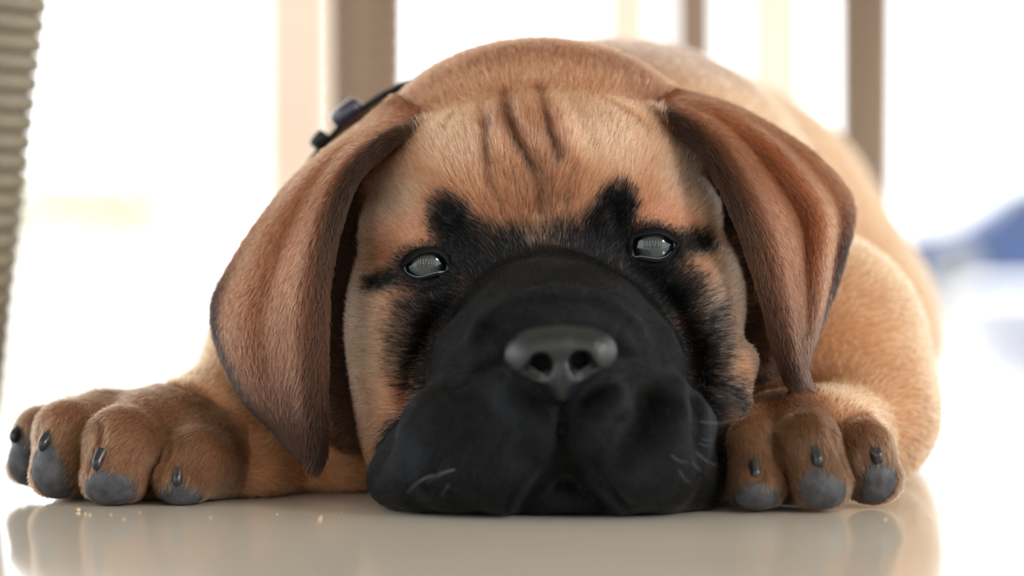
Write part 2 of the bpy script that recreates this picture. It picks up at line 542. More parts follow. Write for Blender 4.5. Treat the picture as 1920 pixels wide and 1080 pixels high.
# trunk, lying away from the camera towards the right
E((4.0, 17.0, 8.6), (8.0, 9.0, 7.9), 3, BODY)
E((5.5, 27.0, 8.4), (8.2, 12.0, 8.2), 4, BODY)
E((8.8, 40.0, 8.0), (9.4, 11.0, 9.2), 4, BODY)
E((16.0, 38.0, 4.6), (4.2, 8.5, 4.8), 3, BODY)        # folded hind leg
E((0.5, 42.0, 4.6), (4.2, 8.0, 4.8), 3, BODY)
E((2.2, 11.0, 8.6), (6.6, 6.0, 6.8), 3, BODY)         # neck
E((1.5, 9.0, 4.4), (6.0, 5.5, 4.4), 2, BODY)          # chest on the floor
# right upper arm, elbow, forearm
E((10.6, 12.0, 4.6), (4.6, 6.0, 4.6), 1.6, BODY)
E((12.3, 9.5, 2.6), (2.9, 4.4, 2.8), 1.2, BODY)
fd.cone((12.4, 9.0, 2.0), (10.2, 1.5, 2.0), 2.0, 1.6, 0.9, BODY)
# left upper arm and forearm
E((-7.3, 10.5, 4.2), (3.7, 4.8, 4.5), 1.6, BODY)
E(W(475, 885, 5.0), (1.7, 2.6, 1.6), 0.8, BODY)
E((-0.5, 11.0, 7.0), (8.15, 4.6, 8.0), 2.0, BODY)
E(W(640, 890, 7.5), (2.2, 3.0, 1.9), 0.8, BODY)
fd.cone((-8.2, 10.0, 3.3), (-10.6, 5.0, 2.1), 2.6, 1.8, 1.0, BODY)
# skull and face
E(W(1012, 335, 6.6), (6.0, 5.0, 4.72), 1.0, HEAD)
E(W(1005, 345, 3.6), (5.7, 4.1, 3.0), 0.35, HEAD, (4,))
E(W(1015, 520, 3.9), (5.7, 4.2, 4.6), 1.2, HEAD)
E(W(788, 600, 2.9), (2.33, 3.1, 3.7), 0.9, HEAD, (-4,))
E(W(1264, 585, 2.9), (2.18, 3.1, 3.1), 0.9, HEAD, (-6,))
E(W(800, 775, 2.7), (2.1, 3.0, 3.0), 0.9, HEAD)
E(W(1010, 800, 5.0), (5.4, 5.0, 4.2), 1.2, HEAD)
E(W(1318, 790, 1.7), (1.5, 2.6, 3.2), 0.6, HEAD)
E(W(1345, 693, 1.3), (1.15, 1.3, 0.85), 0.5, HEAD, (25,))
fd.cone(W(745, 432, 2.0), W(880, 398, 1.2), 0.95, 1.05, 0.8, HEAD)      # brows
fd.cone(W(1145, 382, 1.2), W(1285, 402, 2.0), 1.05, 0.95, 0.8, HEAD)
# inner-ear fill added between flap and cheek, painted dark for the shade there
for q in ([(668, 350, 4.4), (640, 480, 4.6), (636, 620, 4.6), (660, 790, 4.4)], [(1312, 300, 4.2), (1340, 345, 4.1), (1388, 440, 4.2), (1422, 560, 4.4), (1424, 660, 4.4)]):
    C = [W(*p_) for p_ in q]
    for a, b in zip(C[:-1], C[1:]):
        fd.cone(a, b, 1.05, 1.05, 0.5, EAR_SHADE)
# muzzle
E(W(1048, 628, -3.5), (2.0, 1.5, 1.15), 0.7, MUZ)
E(W(1035, 603, -0.4), (2.6, 3.2, 2.0), 1.0, MUZ)
E(W(1046, 730, -0.9), (4.0, 3.5, 3.85), 0.6, MUZ)
E(W(1048, 690, -3.0), (2.3, 1.9, 1.6), 0.7, MUZ)
E(W(988, 792, -2.9), (1.22, 2.35, 1.75), 0.3, MUZ, (14,))
E(W(1120, 788, -2.9), (1.22, 2.35, 1.75), 0.10, MUZ, (-14,))
E(W(872, 845, -2.2), (2.25, 2.6, 2.2), 0.55, MUZ, (28,))
E(W(940, 868, -2.9), (1.35, 2.2, 1.9), 0.5, MUZ, (30,))
E(W(1222, 838, -2.4), (1.85, 2.6, 2.3), 0.5, MUZ, (-20,))
E(W(1172, 868, -2.9), (1.25, 2.2, 1.9), 0.5, MUZ, (-30,))
E(W(800, 893, -0.7), (1.75, 2.4, 1.7), 0.6, MUZ)
E(W(1262, 895, -0.6), (1.5, 2.4, 1.7), 0.6, MUZ)
arch = catmull([W(890, 650, -2.9), W(912, 612, -3.6), W(960, 576, -4.1), W(1040, 556, -4.3), W(1118, 570, -4.1), W(1166, 598, -3.6), W(1190, 632, -2.9)], 13)
for a, b in zip(arch[:-1], arch[1:]):
    fd.cone(a, b, 0.27, 0.27, 0.35, MUZ)
# mouth gap, then the chin inside it
fd.cut_cone(W(1057, 838, -5.0), W(1057, 880, -4.8), 0.16, 0.55, 0.08)
fd.cut_cone(W(1057, 880, -4.8), W(1058, 975, -4.6), 0.55, 1.75, 0.08)
E(W(1060, 932, -2.15), (1.8, 1.75, 1.2), 0.06, MUZ)

# ears: sheets between a front edge and an outer edge
def ear(front, outer, bulge, g, rad, folds):
    n, m = 170, 110
    A = catmull([W(*p) for p in front], n); B = catmull([W(*p) for p in outer], n)
    t = np.linspace(0, 1, n)[:, None, None]; s = np.linspace(0, 1, m)[None, :, None]
    P = A[:, None, :] * (1 - s) + B[:, None, :] * s
    wave = bulge * np.sin(math.pi * s) * np.sin(math.pi * np.clip(t * 1.05, 0, 1)) ** 0.6
    for (s0, w, amp, t0, t1) in folds:
        tt = np.clip((t - t0) / (t1 - t0), 0, 1)
        wave = wave + amp * np.exp(-((s - s0) / w) ** 2) * np.sin(math.pi * tt)
    P = P + wave * np.array([0, -1.0, 0.12])
    r = rad + 0.06 * np.exp(-(s / 0.07) ** 2) + 0 * t
    fd.splat(P.reshape(-1, 3), np.broadcast_to(r, (n, m, 1)).reshape(-1), 0.28, g)
    return P
earL = ear(
    [(795, 240, 2.6), (728, 266, 1.2), (664, 325, 0.4), (627, 410, -0.1), (604, 520, -0.2), (598, 640, -0.2), (597, 760, 0.0), (597, 835, 0.3), (590, 868, 0.5)],
    [(745, 190, 5.6), (668, 252, 5.6), (600, 305, 5.2), (530, 375, 4.8), (455, 480, 4.2), (408, 590, 3.6), (450, 720, 2.4), (520, 800, 1.5), (584, 868, 0.9)],
    0.75, EARL, 0.23, [(0.45, 0.14, -0.4, 0.1, 0.8), (0.14, 0.08, 0.25, 0.1, 1.0), (0.75, 0.14, 0.15, 0.1, 0.8)])
earR = ear(
    [(1225, 215, 2.8), (1266, 232, 1.5), (1326, 285, 0.7), (1376, 370, 0.2), (1412, 460, 0.1), (1443, 560, 0.2), (1466, 650, 0.5), (1484, 702, 0.9), (1503, 726, 1.1)],
    [(1265, 178, 5.6), (1360, 205, 5.4), (1440, 245, 5.2), (1522, 300, 5.0), (1588, 382, 4.6), (1574, 480, 3.6), (1540, 580, 2.6), (1505, 670, 1.8), (1508, 724, 1.3)],
    0.7, EARR, 0.23, [(0.44, 0.13, -0.8, 0.03, 0.8), (0.12, 0.07, 0.3, 0.1, 1.0), (0.80, 0.09, -0.4, 0.2, 0.8), (0.62, 0.1, 0.3, 0.15, 0.8)])

# paws
def toe(top, mid, tip, r0, r1, r2, g, k=0.28):
    fd.cone(W(*top), W(*mid), r0, r1, k, g)
    fd.cone(W(*mid), W(*tip), r1, r2, k, g)
PL = [((140, 790, 6.3), (82, 815, 4.3), (58, 868, 3.9), 0.75, 0.85, 0.75),
      ((185, 790, 4.6), (130, 815, 2.7), (112, 885, 2.0), 0.95, 1.05, 0.92),
      ((290, 805, 3.6), (232, 835, 1.3), (215, 892, 0.6), 1.0, 1.2, 1.05),
      ((385, 830, 3.6), (368, 862, 1.5), (345, 900, 0.8), 0.85, 1.0, 0.92)]
for q in PL:
    toe(*q[:3], *q[3:], PAWL, 0.22)
E(W(320, 815, 4.6), (2.6, 2.8, 1.5), 0.8, PAWL, (-6,))
E(W(400, 870, 3.6), (1.3, 2.6, 1.5), 0.6, PAWL)
E(W(250, 905, 4.0), (2.6, 2.2, 1.25), 0.3, PAWL)
PR = [((1412, 805, 1.0), (1411, 828, -1.1), (1419, 908, -1.9), 0.66, 0.70, 0.84),
      ((1508, 800, 0.8), (1514, 832, -1.4), (1538, 902, -1.9), 0.86, 0.92, 0.93),
      ((1594, 815, 1.6), (1616, 846, -0.2), (1637, 895, -0.4), 0.9, 0.92, 0.88)]
for q in PR:
    toe(*q[:3], *q[3:], PAWR, 0.22)
E(W(1495, 828, 2.6), (2.4, 3.0, 1.7), 0.6, PAWR)
toe((1345, 830, 1.6), (1348, 850, 0.6), (1352, 900, 0.1), 0.75, 0.8, 0.7, PAWR)

# eye openings
EYES = [(W(800, 497, 0.98), [(753, 504), (767, 493), (782, 482), (800, 476), (818, 476), (831, 485), (837, 494), (844, 505), (831, 511), (816, 513), (803, 517), (785, 521), (772, 518), (761, 511)]),
        (W(1222, 463, 0.98), [(1270, 457), (1256, 450), (1247, 444), (1231, 440), (1212, 442), (1197, 445), (1188, 451), (1185, 475), (1190, 483), (1201, 482), (1220, 485), (1237, 486), (1251, 481), (1261, 470)])]
EYE_R = 0.95
for c, pl in EYES:
    E(c + np.array([0, 0.05, 0]), (1.22, 1.12, 1.12), 0.45, HEAD)
    fd.cut_ell(c + np.array([0, -0.9, 0.0]), (0.80, 0.9, 0.50), 0.12)
# seat of the nose
NOSE = W(1050, 668, -5.1)
fd.floor(0.04, 0.3)
V, Q, grp = fd.mesh(2)
del fd

# ---------------- sculpting strokes on the surface
N = vnormals(V, Q)
PX, PY = proj(V)
def front_y(px, py, rad=9, groups=None):
    m = (np.abs(PX - px) < rad) & (np.abs(PY - py) < rad)
    if groups is not None:
        m &= np.isin(grp, groups)
    if not m.any():
        return 0.0
    return float(V[m, 1].min())
def stroke_pts(pts, groups=None, step=5):
    P = np.asarray(pts, float)
    L = np.linalg.norm(np.diff(P, axis=0), axis=1).sum()
    n = max(2, int(L / step))
    C = catmull(P, n) if len(P) > 2 else P[0] + (P[1] - P[0]) * np.linspace(0, 1, n)[:, None]
    return np.array([W(a, b, front_y(a, b, 9, groups)) for a, b in C])
def stroke_dist(S, pool=None):
    d = np.full(len(V), 1e9); tt = np.zeros(len(V))
    lo, hi = S.min(0) - 2.5, S.max(0) + 2.5
    m = np.flatnonzero(np.all((V > lo) & (V < hi), axis=1))
    for n, p in enumerate(S):
        q = np.linalg.norm(V[m] - p, axis=1)
        w = q < d[m]
        d[m[w]] = q[w]; tt[m[w]] = n / max(1, len(S) - 1)
    return d, tt
#          points, width cm, depth cm (positive carves in)
STROKES = [
    ([(945, 178), (958, 230), (985, 290), (1008, 345), (1012, 410)], 0.15, 0.30),
    ([(1012, 168), (1022, 210), (1034, 260), (1045, 310)], 0.16, 0.26),
    ([(897, 192), (908, 240), (912, 300), (920, 350)], 0.16, 0.24),
    ([(1080, 320), (1062, 370), (1055, 410)], 0.14, 0.10),
    ([(925, 350), (945, 400)], 0.14, 0.10),
    ([(800, 212), (838, 205), (880, 196)], 0.16, 0.12),
    ([(830, 245), (845, 220), (860, 205)], 0.16, 0.14),
    ([(1130, 185), (1180, 215), (1215, 250)], 0.2, 0.14),
    ([(965, 195), (980, 250), (1005, 300)], 0.24, -0.16),
    ([(925, 200), (935, 260), (955, 320)], 0.24, -0.16),
    ([(1052, 190), (1070, 250), (1080, 300)], 0.3, -0.16),
    ([(815, 500), (850, 455), (868, 420), (850, 395)], 0.35, 0.16),
    ([(1180, 470), (1160, 430), (1142, 395)], 0.35, 0.16),
    ([(770, 545), (820, 548), (862, 520)], 0.18, 0.10),
    ([(1190, 510), (1230, 520), (1275, 505)], 0.18, 0.10),
    # muzzle edge against the cheeks
    ([(690, 900), (722, 820), (765, 740), (795, 660), (825, 600), (870, 545)], 0.30, 0.22),
    ([(1215, 525), (1262, 580), (1292, 650), (1306, 740), (1316, 840), (1320, 930)], 0.30, 0.28),
    ([(1054, 745), (1056, 800), (1057, 850)], 0.12, 0.22),
    # edges of the hanging lips over the chin
    ([(1048, 852), (1012, 885), (970, 928), (944, 964)], 0.13, 0.32), ([(1066, 850), (1106, 880), (1150, 925), (1178, 962)], 0.13, 0.32),
    # folds beside the nose
    ([(860, 718), (905, 697), (945, 685)], 0.17, 0.30),
    ([(945, 770), (885, 800), (840, 850)], 0.3, 0.14), ([(960, 800), (925, 850), (900, 900)], 0.22, 0.10), ([(1150, 775), (1195, 800), (1240, 850)], 0.3, 0.12),
    ([(1150, 668), (1195, 674), (1240, 668)], 0.17, 0.26),
    ([(915, 618), (942, 650), (948, 690)], 0.16, 0.2), ([(1168, 612), (1156, 640), (1152, 672)], 0.16, 0.2),
    ([(820, 870), (800, 910), (845, 920)], 0.22, 0.12),
    ([(1240, 790), (1280, 800), (1300, 795)], 0.2, 0.10),
    ([(1330, 720), (1360, 742), (1395, 738)], 0.2, 0.15),
    # between the toes
    ([(178, 760), (190, 800), (172, 850), (150, 905), (140, 940)], 0.16, 0.22),
    ([(312, 790), (318, 830), (300, 880), (280, 935)], 0.16, 0.22),
    ([(92, 765), (72, 800), (62, 850), (80, 900)], 0.13, 0.15),
    ([(1450, 790), (1458, 840), (1468, 890), (1478, 960)], 0.17, 0.34),
    ([(1556, 780), (1578, 840), (1598, 890), (1603, 950)], 0.17, 0.34),
]
for pts, w, dep in STROKES:
    S = stroke_pts(pts)
    d, tt = stroke_dist(S)
    f = np.exp(-(d / w) ** 2) * (0.35 + 0.65 * np.sin(math.pi * np.clip(tt, 0.02, 0.98)) ** 0.5)
    V = V - N * (dep * f)[:, None]
# loose skin of the lips is never quite smooth
bump = np.zeros(len(V)); rb = np.random.default_rng(5)
for _ in range(10):
    bump += np.sin(V @ (rb.normal(size=3) * 2.6) + rb.uniform(0, 6.28))
V = V + N * (0.022 * bump * (grp == MUZ) * np.clip((9.0 - V[:, 2]) / 3, 0, 1))[:, None]
V[:, 2] = np.maximum(V[:, 2], 0.02)
V = lap(V, Q, 0.35)
N = vnormals(V, Q)
PX, PY = proj(V)

# ---------------- coat pattern
sm = lambda x: np.clip(x, 0, 1) ** 2 * (3 - 2 * np.clip(x, 0, 1))
TAN = lin(190, 134, 102); DEEP = lin(136, 80, 54); PALE = lin(230, 177, 146)
BLACK = lin(7, 9, 12); BROWN = lin(42, 28, 20); GREY = lin(96, 88, 82)
coat = np.tile(TAN, (len(V), 1))
def blend(c, w):
    global coat
    coat = coat * (1 - w[:, None]) + np.asarray(c) * w[:, None]
def inset(g):
    return np.isin(grp, g)
def noise(P, f, seed=0):
    r = np.random.default_rng(seed)
    o = np.zeros(len(P))
    for _ in range(9):
        k = r.normal(size=3) * f
        o += np.sin(P @ k + r.uniform(0, 6.28))
    return o / 4.0
nz1 = noise(V, 0.9, 1); nz2 = noise(V, 3.0, 2)
head = inset([HEAD, MUZ])
def blob(px, py, rx, ry, soft=0.5, rot=0, y=None, ry_d=2.2):
    """soft patch of pigment centred where (px, py) meets the coat; radii in cm"""
    c = W(px, py, front_y(px, py) if y is None else y)
    a = math.radians(rot)
    x, z = V[:, 0] - c[0], V[:, 2] - c[2]
    x, z = x * math.cos(a) + z * math.sin(a), -x * math.sin(a) + z * math.cos(a)
    k = np.sqrt((x / rx) ** 2 + (z / ry) ** 2 + ((V[:, 1] - c[1]) / ry_d) ** 2)
    return sm((1 + soft - k - 0.06 * nz2) / (2 * soft))
blend(DEEP, 0.45 * sm(0.5 + 0.5 * nz1) * inset([HEAD, EARL, EARR]))
ears = inset([EARL, EARR])
blend(lin(112, 62, 38), 0.85 * ears)
# pale cheeks and brows
for q in [(740, 400, 1.2, 1.0), (690, 600, 0.9, 1.9), (1300, 360, 1.1, 1.1), (1350, 580, 0.9, 1.3), (860, 270, 1.2, 1.0), (1150, 270, 1.4, 1.0)]:
    blend(PALE, (0.8 if q[1] > 330 else 0.45) * blob(*q, soft=0.7) * head)
# top of the head
blend(lin(104, 66, 46), 0.75 * sm((V[:, 1] - 2.6) / 1.5) * sm((V[:, 2] - 11.0) / 1.5) * head)
# mask
mk = np.zeros(len(V))
def add(w):
    global mk
    mk = np.maximum(mk, w * head)
def soften(x, it):
    X = np.stack([x, x, x], 1)
    for _ in range(it):
        X = lap(X, Q, 0.8)
    return X[:, 0]
muzzled = soften(inset([MUZ]).astype(float), 40)
add(np.clip(1.35 * soften(inset([MUZ]).astype(float), 22), 0, 1))
add(blob(880, 900, 3.4, 2.2, 0.15, y=-1.5, ry_d=4.0))
add(blob(1230, 880, 3.0, 3.2, 0.15, y=-1.0, ry_d=4.5))
add(blob(1330, 840, 1.4, 2.6, 0.3, y=0.5, ry_d=4.0))
add(blob(1015, 560, 3.0, 1.75, 0.3, y=-0.8, ry_d=3.0))
add(0.75 * blob(1010, 492, 2.4, 0.75, 0.8))
for q in [(815, 505, 1.35, 0.8, 0.3, 0, 1), (850, 424, 0.68, 0.85, 0.45, 20, 1), (868, 472, 0.95, 1.0, 0.5, 0, 1), (722, 525, 0.75, 0.32, 0.6, 14, 0.85), (838, 580, 1.4, 1.2, 0.7, 30, .9),
          (800, 670, 0.9, 1.7, 0.9, 10, .8), (742, 812, 0.85, 1.2, 0.7, -15, .95), (950, 485, 1.2, 0.8, 0.8, 0, .9), (1080, 475, 1.2, 0.8, 0.8, 0, .9),
          (1215, 470, 1.35, 0.8, 0.3, 0, 1), (1152, 408, 0.66, 0.88, 0.45, -15, 1), (1140, 452, 0.95, 1.0, 0.5, 0, 1), (1302, 457, 0.7, 0.38, 0.6, -5, .9), (1230, 545, 1.6, 1.1, 0.6, -20, .95),
          (1295, 660, 1.1, 1.7, 0.7, -10, .85), (1320, 760, 1.2, 1.6, 0.5, 0, 1)]:
    add(q[6] * blob(*q[:4], soft=q[4], rot=q[5]))
mk = soften(mk, 3)
mk = np.clip(mk * 1.08, 0, 1)
undercoat = coat.copy()
blend(BLACK, 1 - (1 - mk) ** 1.6)
masked = mk.copy()
blend(GREY, 0.5 * blob(1375, 700, 0.9, 0.7, 0.5) * head)
# dark lines in the forehead folds
for pts, w, a in [([(945, 178), (958, 230), (985, 290), (1000, 330)], 0.19, 1.0), ([(1012, 168), (1022, 210), (1036, 265), (1045, 300)], 0.22, 0.95),
                  ([(912, 235), (914, 265)], 0.24, 0.95), ([(912, 300), (920, 325)], 0.2, 0.8), ([(897, 192), (905, 220)], 0.1, 0.5),
                  ([(940, 190), (965, 250), (1000, 300), (1020, 380), (1005, 430)], 0.85, 0.5), ([(920, 345), (950, 410)], 0.13, 0.35), ([(1075, 330), (1058, 410)], 0.13, 0.35)]:
    d, tt = stroke_dist(stroke_pts(pts))
    blend(BLACK, a * np.exp(-(d / w) ** 2) * head)
# ear borders
def ear_paint(P, g, rows):
    m = np.flatnonzero(grp == g)
    n, k, _ = P.shape
    S = P[::4, ::4].reshape(-1, 3)
    tt, ss = np.meshgrid(np.linspace(0, 1, n)[::4], np.linspace(0, 1, k)[::4], indexing='ij')
    tt, ss = tt.ravel(), ss.ravel()
    best = np.zeros(len(m), int)
    for c in range(0, len(m), 2000):
        q = V[m[c:c + 2000]]
        best[c:c + 2000] = np.argmin(((q[:, None, :] - S[None]) ** 2).sum(2), 1)
    t = np.zeros(len(V)); s = np.zeros(len(V)); on = np.zeros(len(V))
    t[m] = tt[best]; s[m] = ss[best]; on[m] = 1
    return t, s, on
ear_tangent = {}
for P, g in ((earL, EARL), (earR, EARR)):
    t, s, on = ear_paint(P, g, None)
    blend(BROWN, 0.97 * on * np.exp(-(s / 0.16) ** 2) * (0.55 + 0.45 * sm((0.75 - t) / 0.4)))
    blend(lin(26, 22, 21), 0.97 * on * sm((s - 0.82) / 0.12) * sm((t - 0.42) / 0.18))
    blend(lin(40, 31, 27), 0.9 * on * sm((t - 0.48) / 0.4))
    blend(lin(142, 82, 52), 0.5 * on * np.exp(-((s - 0.6) / 0.14) ** 2) * sm((0.75 - t) / 0.2))
    dt = np.gradient(P, axis=0)
    dt /= np.linalg.norm(dt, axis=2, keepdims=True) + 1e-9
    n, k, _ = P.shape
    ear_tangent[g] = dt[np.clip((t * (n - 1)).astype(int), 0, n - 1), np.clip((s * (k - 1)).astype(int), 0, k - 1)]
blend(lin(40, 30, 26), 0.9 * inset([EAR_SHADE]))  # dark inner-ear fur that also carries the painted shade of the ear gap
paws = soften(inset([PAWL, PAWR]).astype(float), 60)
pw = np.clip(paws * 1.2, 0, 1)
blend(lin(128, 97, 75), 0.9 * pw)
blend(lin(92, 72, 56), 0.6 * sm(0.4 + 0.6 * nz1) * pw)
blend(lin(200, 148, 106), 0.9 * inset([BODY]) * (1 - paws))
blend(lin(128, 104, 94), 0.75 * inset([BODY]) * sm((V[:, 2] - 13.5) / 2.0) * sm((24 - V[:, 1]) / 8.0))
coat = np.clip(coat, 0, 1)

# ---------------- the body mesh and its parts
CLAWS = [((37, 817), (-6, 5), 0.16, 0.42, PAWL), ((96, 826), (-12, 14), 0.18, 0.5, PAWL), ((194, 858), (-10, 22), 0.19, 0.5, PAWL), ((338, 890), (-4, 26), 0.19, 0.42, PAWL),
         ((1413, 878), (2, 22), 0.18, 0.42, PAWR), ((1524, 853), (7, 20), 0.19, 0.5, PAWR), ((1627, 850), (18, 14), 0.19, 0.52, PAWR)]
PADS = [((38, 868), 0.55, 1.05, 14, PAWL), ((90, 890), 0.62, 1.05, 24, PAWL), ((203, 924), 0.92, 0.62, 0, PAWL), ((332, 937), 0.85, 0.45, 0, PAWL),
        ((1419, 938), 0.88, 0.56, 0, PAWR), ((1545, 922), 0.82, 0.66, -25, PAWR), ((1647, 908), 0.55, 0.78, -32, PAWR)]
bald = np.zeros(len(V))
def ball_mask(c, r, soft=0.15):
    return sm((1 + soft - np.linalg.norm((V - c) / np.asarray(r), axis=1)) / (2 * soft))
pad_k = []
for (p, rx, rz, rot, g) in PADS:
    c = W(p[0], p[1], front_y(p[0], p[1], 9, [g]))
    a = math.radians(rot)
    x, z = V[:, 0] - c[0], V[:, 2] - c[2]
    x, z = x * math.cos(a) + z * math.sin(a), -x * math.sin(a) + z * math.cos(a)
    k = np.sqrt((x / (rx * 1.05)) ** 2 + (z / (rz * (1.2 if g == PAWL else 1.0))) ** 2 + ((V[:, 1] - c[1]) / 1.1) ** 2)
    k[grp != g] = 9
    pad_k.append(k)
    bald = np.maximum(bald, sm((1.2 - k) / 0.15))
for (p, dr, r, L, g) in CLAWS:
    c = W(p[0], p[1], front_y(p[0], p[1], 7, [g]))
    bald = np.maximum(bald, ball_mask(c, (0.33, 0.45, 0.42)))
bald = np.maximum(bald, ball_mask(NOSE + np.array([0, 0.3, 0]), (1.5, 1.6, 0.98)))
for c, pl in EYES:
    bald = np.maximum(bald, ball_mask(c + np.array([0, -0.6, 0]), (0.85, 0.9, 0.52)))

skin_m = bpy.data.materials.new('puppy_coat_base')
skin_m.use_nodes = True
nt = skin_m.node_tree
b = nt.nodes['Principled BSDF']
at = nt.nodes.new('ShaderNodeAttribute'); at.attribute_name = 'coat'
mx = nt.nodes.new('ShaderNodeMix'); mx.data_type = 'RGBA'; mx.blend_type = 'MULTIPLY'
mx.inputs[0].default_value = 1.0
mx.inputs[7].default_value = (0.62, 0.55, 0.5, 1)
nt.links.new(at.outputs['Color'], mx.inputs[6])
nt.links.new(mx.outputs[2], b.inputs['Base Color'])
b.inputs['Roughness'].default_value = 0.75
b.inputs['Specular IOR Level'].default_value = 0.2

puppy = mesh_obj('puppy', V, Q, skin_m)
tag(puppy, 'tan mastiff puppy with a black muzzle lying with its chin on the floor', 'dog')
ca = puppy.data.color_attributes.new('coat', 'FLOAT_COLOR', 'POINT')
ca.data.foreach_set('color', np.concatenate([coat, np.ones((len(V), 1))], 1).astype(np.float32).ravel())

# eyes
def eye_material():
    m = bpy.data.materials.new('puppy_eye')
    m.use_nodes = True
    nt = m.node_tree
    b = nt.nodes['Principled BSDF']
    tc = nt.nodes.new('ShaderNodeTexCoord')
    sep = nt.nodes.new('ShaderNodeSeparateXYZ')
    nt.links.new(tc.outputs['Object'], sep.inputs[0])
    cx = nt.nodes.new('ShaderNodeCombineXYZ')
    nt.links.new(sep.outputs[0], cx.inputs[0]); nt.links.new(sep.outputs[2], cx.inputs[2])
    ln = nt.nodes.new('ShaderNodeVectorMath'); ln.operation = 'LENGTH'
    nt.links.new(cx.outputs[0], ln.inputs[0])
    mp = nt.nodes.new('ShaderNodeMath'); mp.operation = 'MULTIPLY'; mp.inputs[1].default_value = 100.0
    nt.links.new(ln.outputs['Value'], mp.inputs[0])
    rp = nt.nodes.new('ShaderNodeValToRGB')
    cr = rp.color_ramp
    cr.elements[0].position = 0.0; cr.elements[0].color = (*lin(34, 38, 38), 1)
    cr.elements[1].position = 1.0; cr.elements[1].color = (*lin(196, 200, 200), 1)
    for p, c in ((0.30, lin(58, 64, 63)), (0.40, lin(46, 53, 55)), (0.48, lin(12, 20, 26)), (0.64, lin(8, 12, 16)), (0.68, lin(150, 158, 158))):  # grey centre paints the sky and floor reflection over the dark iris
        e = cr.elements.new(p); e.color = (*c, 1)
    nt.links.new(mp.outputs[0], rp.inputs[0])
    nt.links.new(rp.outputs[0], b.inputs['Base Color'])
    b.inputs['Roughness'].default_value = 0.6
    b.inputs['Specular IOR Level'].default_value = 0.0
    b.inputs['Coat Weight'].default_value = 1.0
    b.inputs['Coat Roughness'].default_value = 0.015
    b.inputs['Coat IOR'].default_value = 1.5
    return m
eye_m = eye_material()
lid_m = principled('eyelid_skin', lin(7, 8, 10), 0.65, 0.18)
wet_m = principled('tear_film', lin(70, 80, 84), 0.05, 0.9, Coat_Weight=1.0)
for c, pl in EYES:
    nu, nv = 40, 24
    vs, fs = [], []
    for i in range(nv + 1):
        th = math.pi * i / nv
        for j in range(nu):
            ph = 2 * math.pi * j / nu
            # pole towards the camera (-y), slight corneal bulge
            r = EYE_R * (1 + 0.035 * math.exp(-(th / 0.6) ** 2))
            vs.append((r * math.sin(th) * math.cos(ph), -r * math.cos(th), r * math.sin(th) * math.sin(ph)))
    for i in range(nv):
        for j in range(nu):
            fs.append((i * nu + j, (i + 1) * nu + j, (i + 1) * nu + (j + 1) % nu, i * nu + (j + 1) % nu))
    eo = mesh_obj('eye', vs, fs, eye_m, puppy)
    eo.location = tuple(c * 0.01)
    tag(eo, 'glossy grey-blue puppy eye with a grey reflection painted in')
    # eyelids: from the opening's rim on the eyeball out to the coat
    P2 = catmull(pl + pl[:1], 57)[:-1]
    ctr = P2.mean(0)
    area = 0.5 * np.sum(P2[:, 0] * np.roll(P2[:, 1], -1) - np.roll(P2[:, 0], -1) * P2[:, 1])
    def on_ball(p, off):
        Y = -0.6 + c[1]
        for _ in range(12):
            q = W(p[0], p[1], Y)
            d2 = (EYE_R + off) ** 2 - (q[0] - c[0]) ** 2 - (q[2] - c[2]) ** 2
            Y = c[1] - math.sqrt(max(d2, 0.02))
        return W(p[0], p[1], Y)
    rows = []
    for k, off in ((0.97, -0.02), (0.99, 0.05), (1.03, 0.10), (1.12, 0.13), (1.25, 0.12), (1.42, 0.08), (1.62, 0.02), (1.85, -0.08)):
        rows.append(np.array([on_ball(ctr + (p - ctr) * np.array([1 + (k - 1) * 0.62, k]), off + 0.03 + (0.05 if p[1] < ctr[1] and k > 0.98 else 0.0)) for p in P2]))
    vs = np.concatenate(rows); n = len(P2)
    fs = [(r * n + i, r * n + (i + 1) % n, (r + 1) * n + (i + 1) % n, (r + 1) * n + i) for r in range(len(rows) - 1) for i in range(n)]
    if area < 0:
        fs = [f[::-1] for f in fs]
    lo = mesh_obj('eyelid', vs, fs, lid_m, puppy)
    tag(lo, 'black hairless eyelid rim')
    # tear line along the lower lid
    low = [i for i in range(n) if P2[i, 1] > ctr[1] + 7]
    T = np.array([on_ball(P2[i] + np.array([0, -1.6]), 0.05) for i in sorted(low)])
    vs, fs = [], []
    for i, p in enumerate(T):
        for k in range(6):
            a = math.pi * k / 3
            vs.append(p + 0.026 * np.array([0, math.cos(a), math.sin(a)]))
        if i:
            fs += [((i - 1) * 6 + k, (i - 1) * 6 + (k + 1) % 6, i * 6 + (k + 1) % 6, i * 6 + k) for k in range(6)]
    mesh_obj('tear_line', vs, fs, wet_m, eo).location = tuple(-c * 0.01)

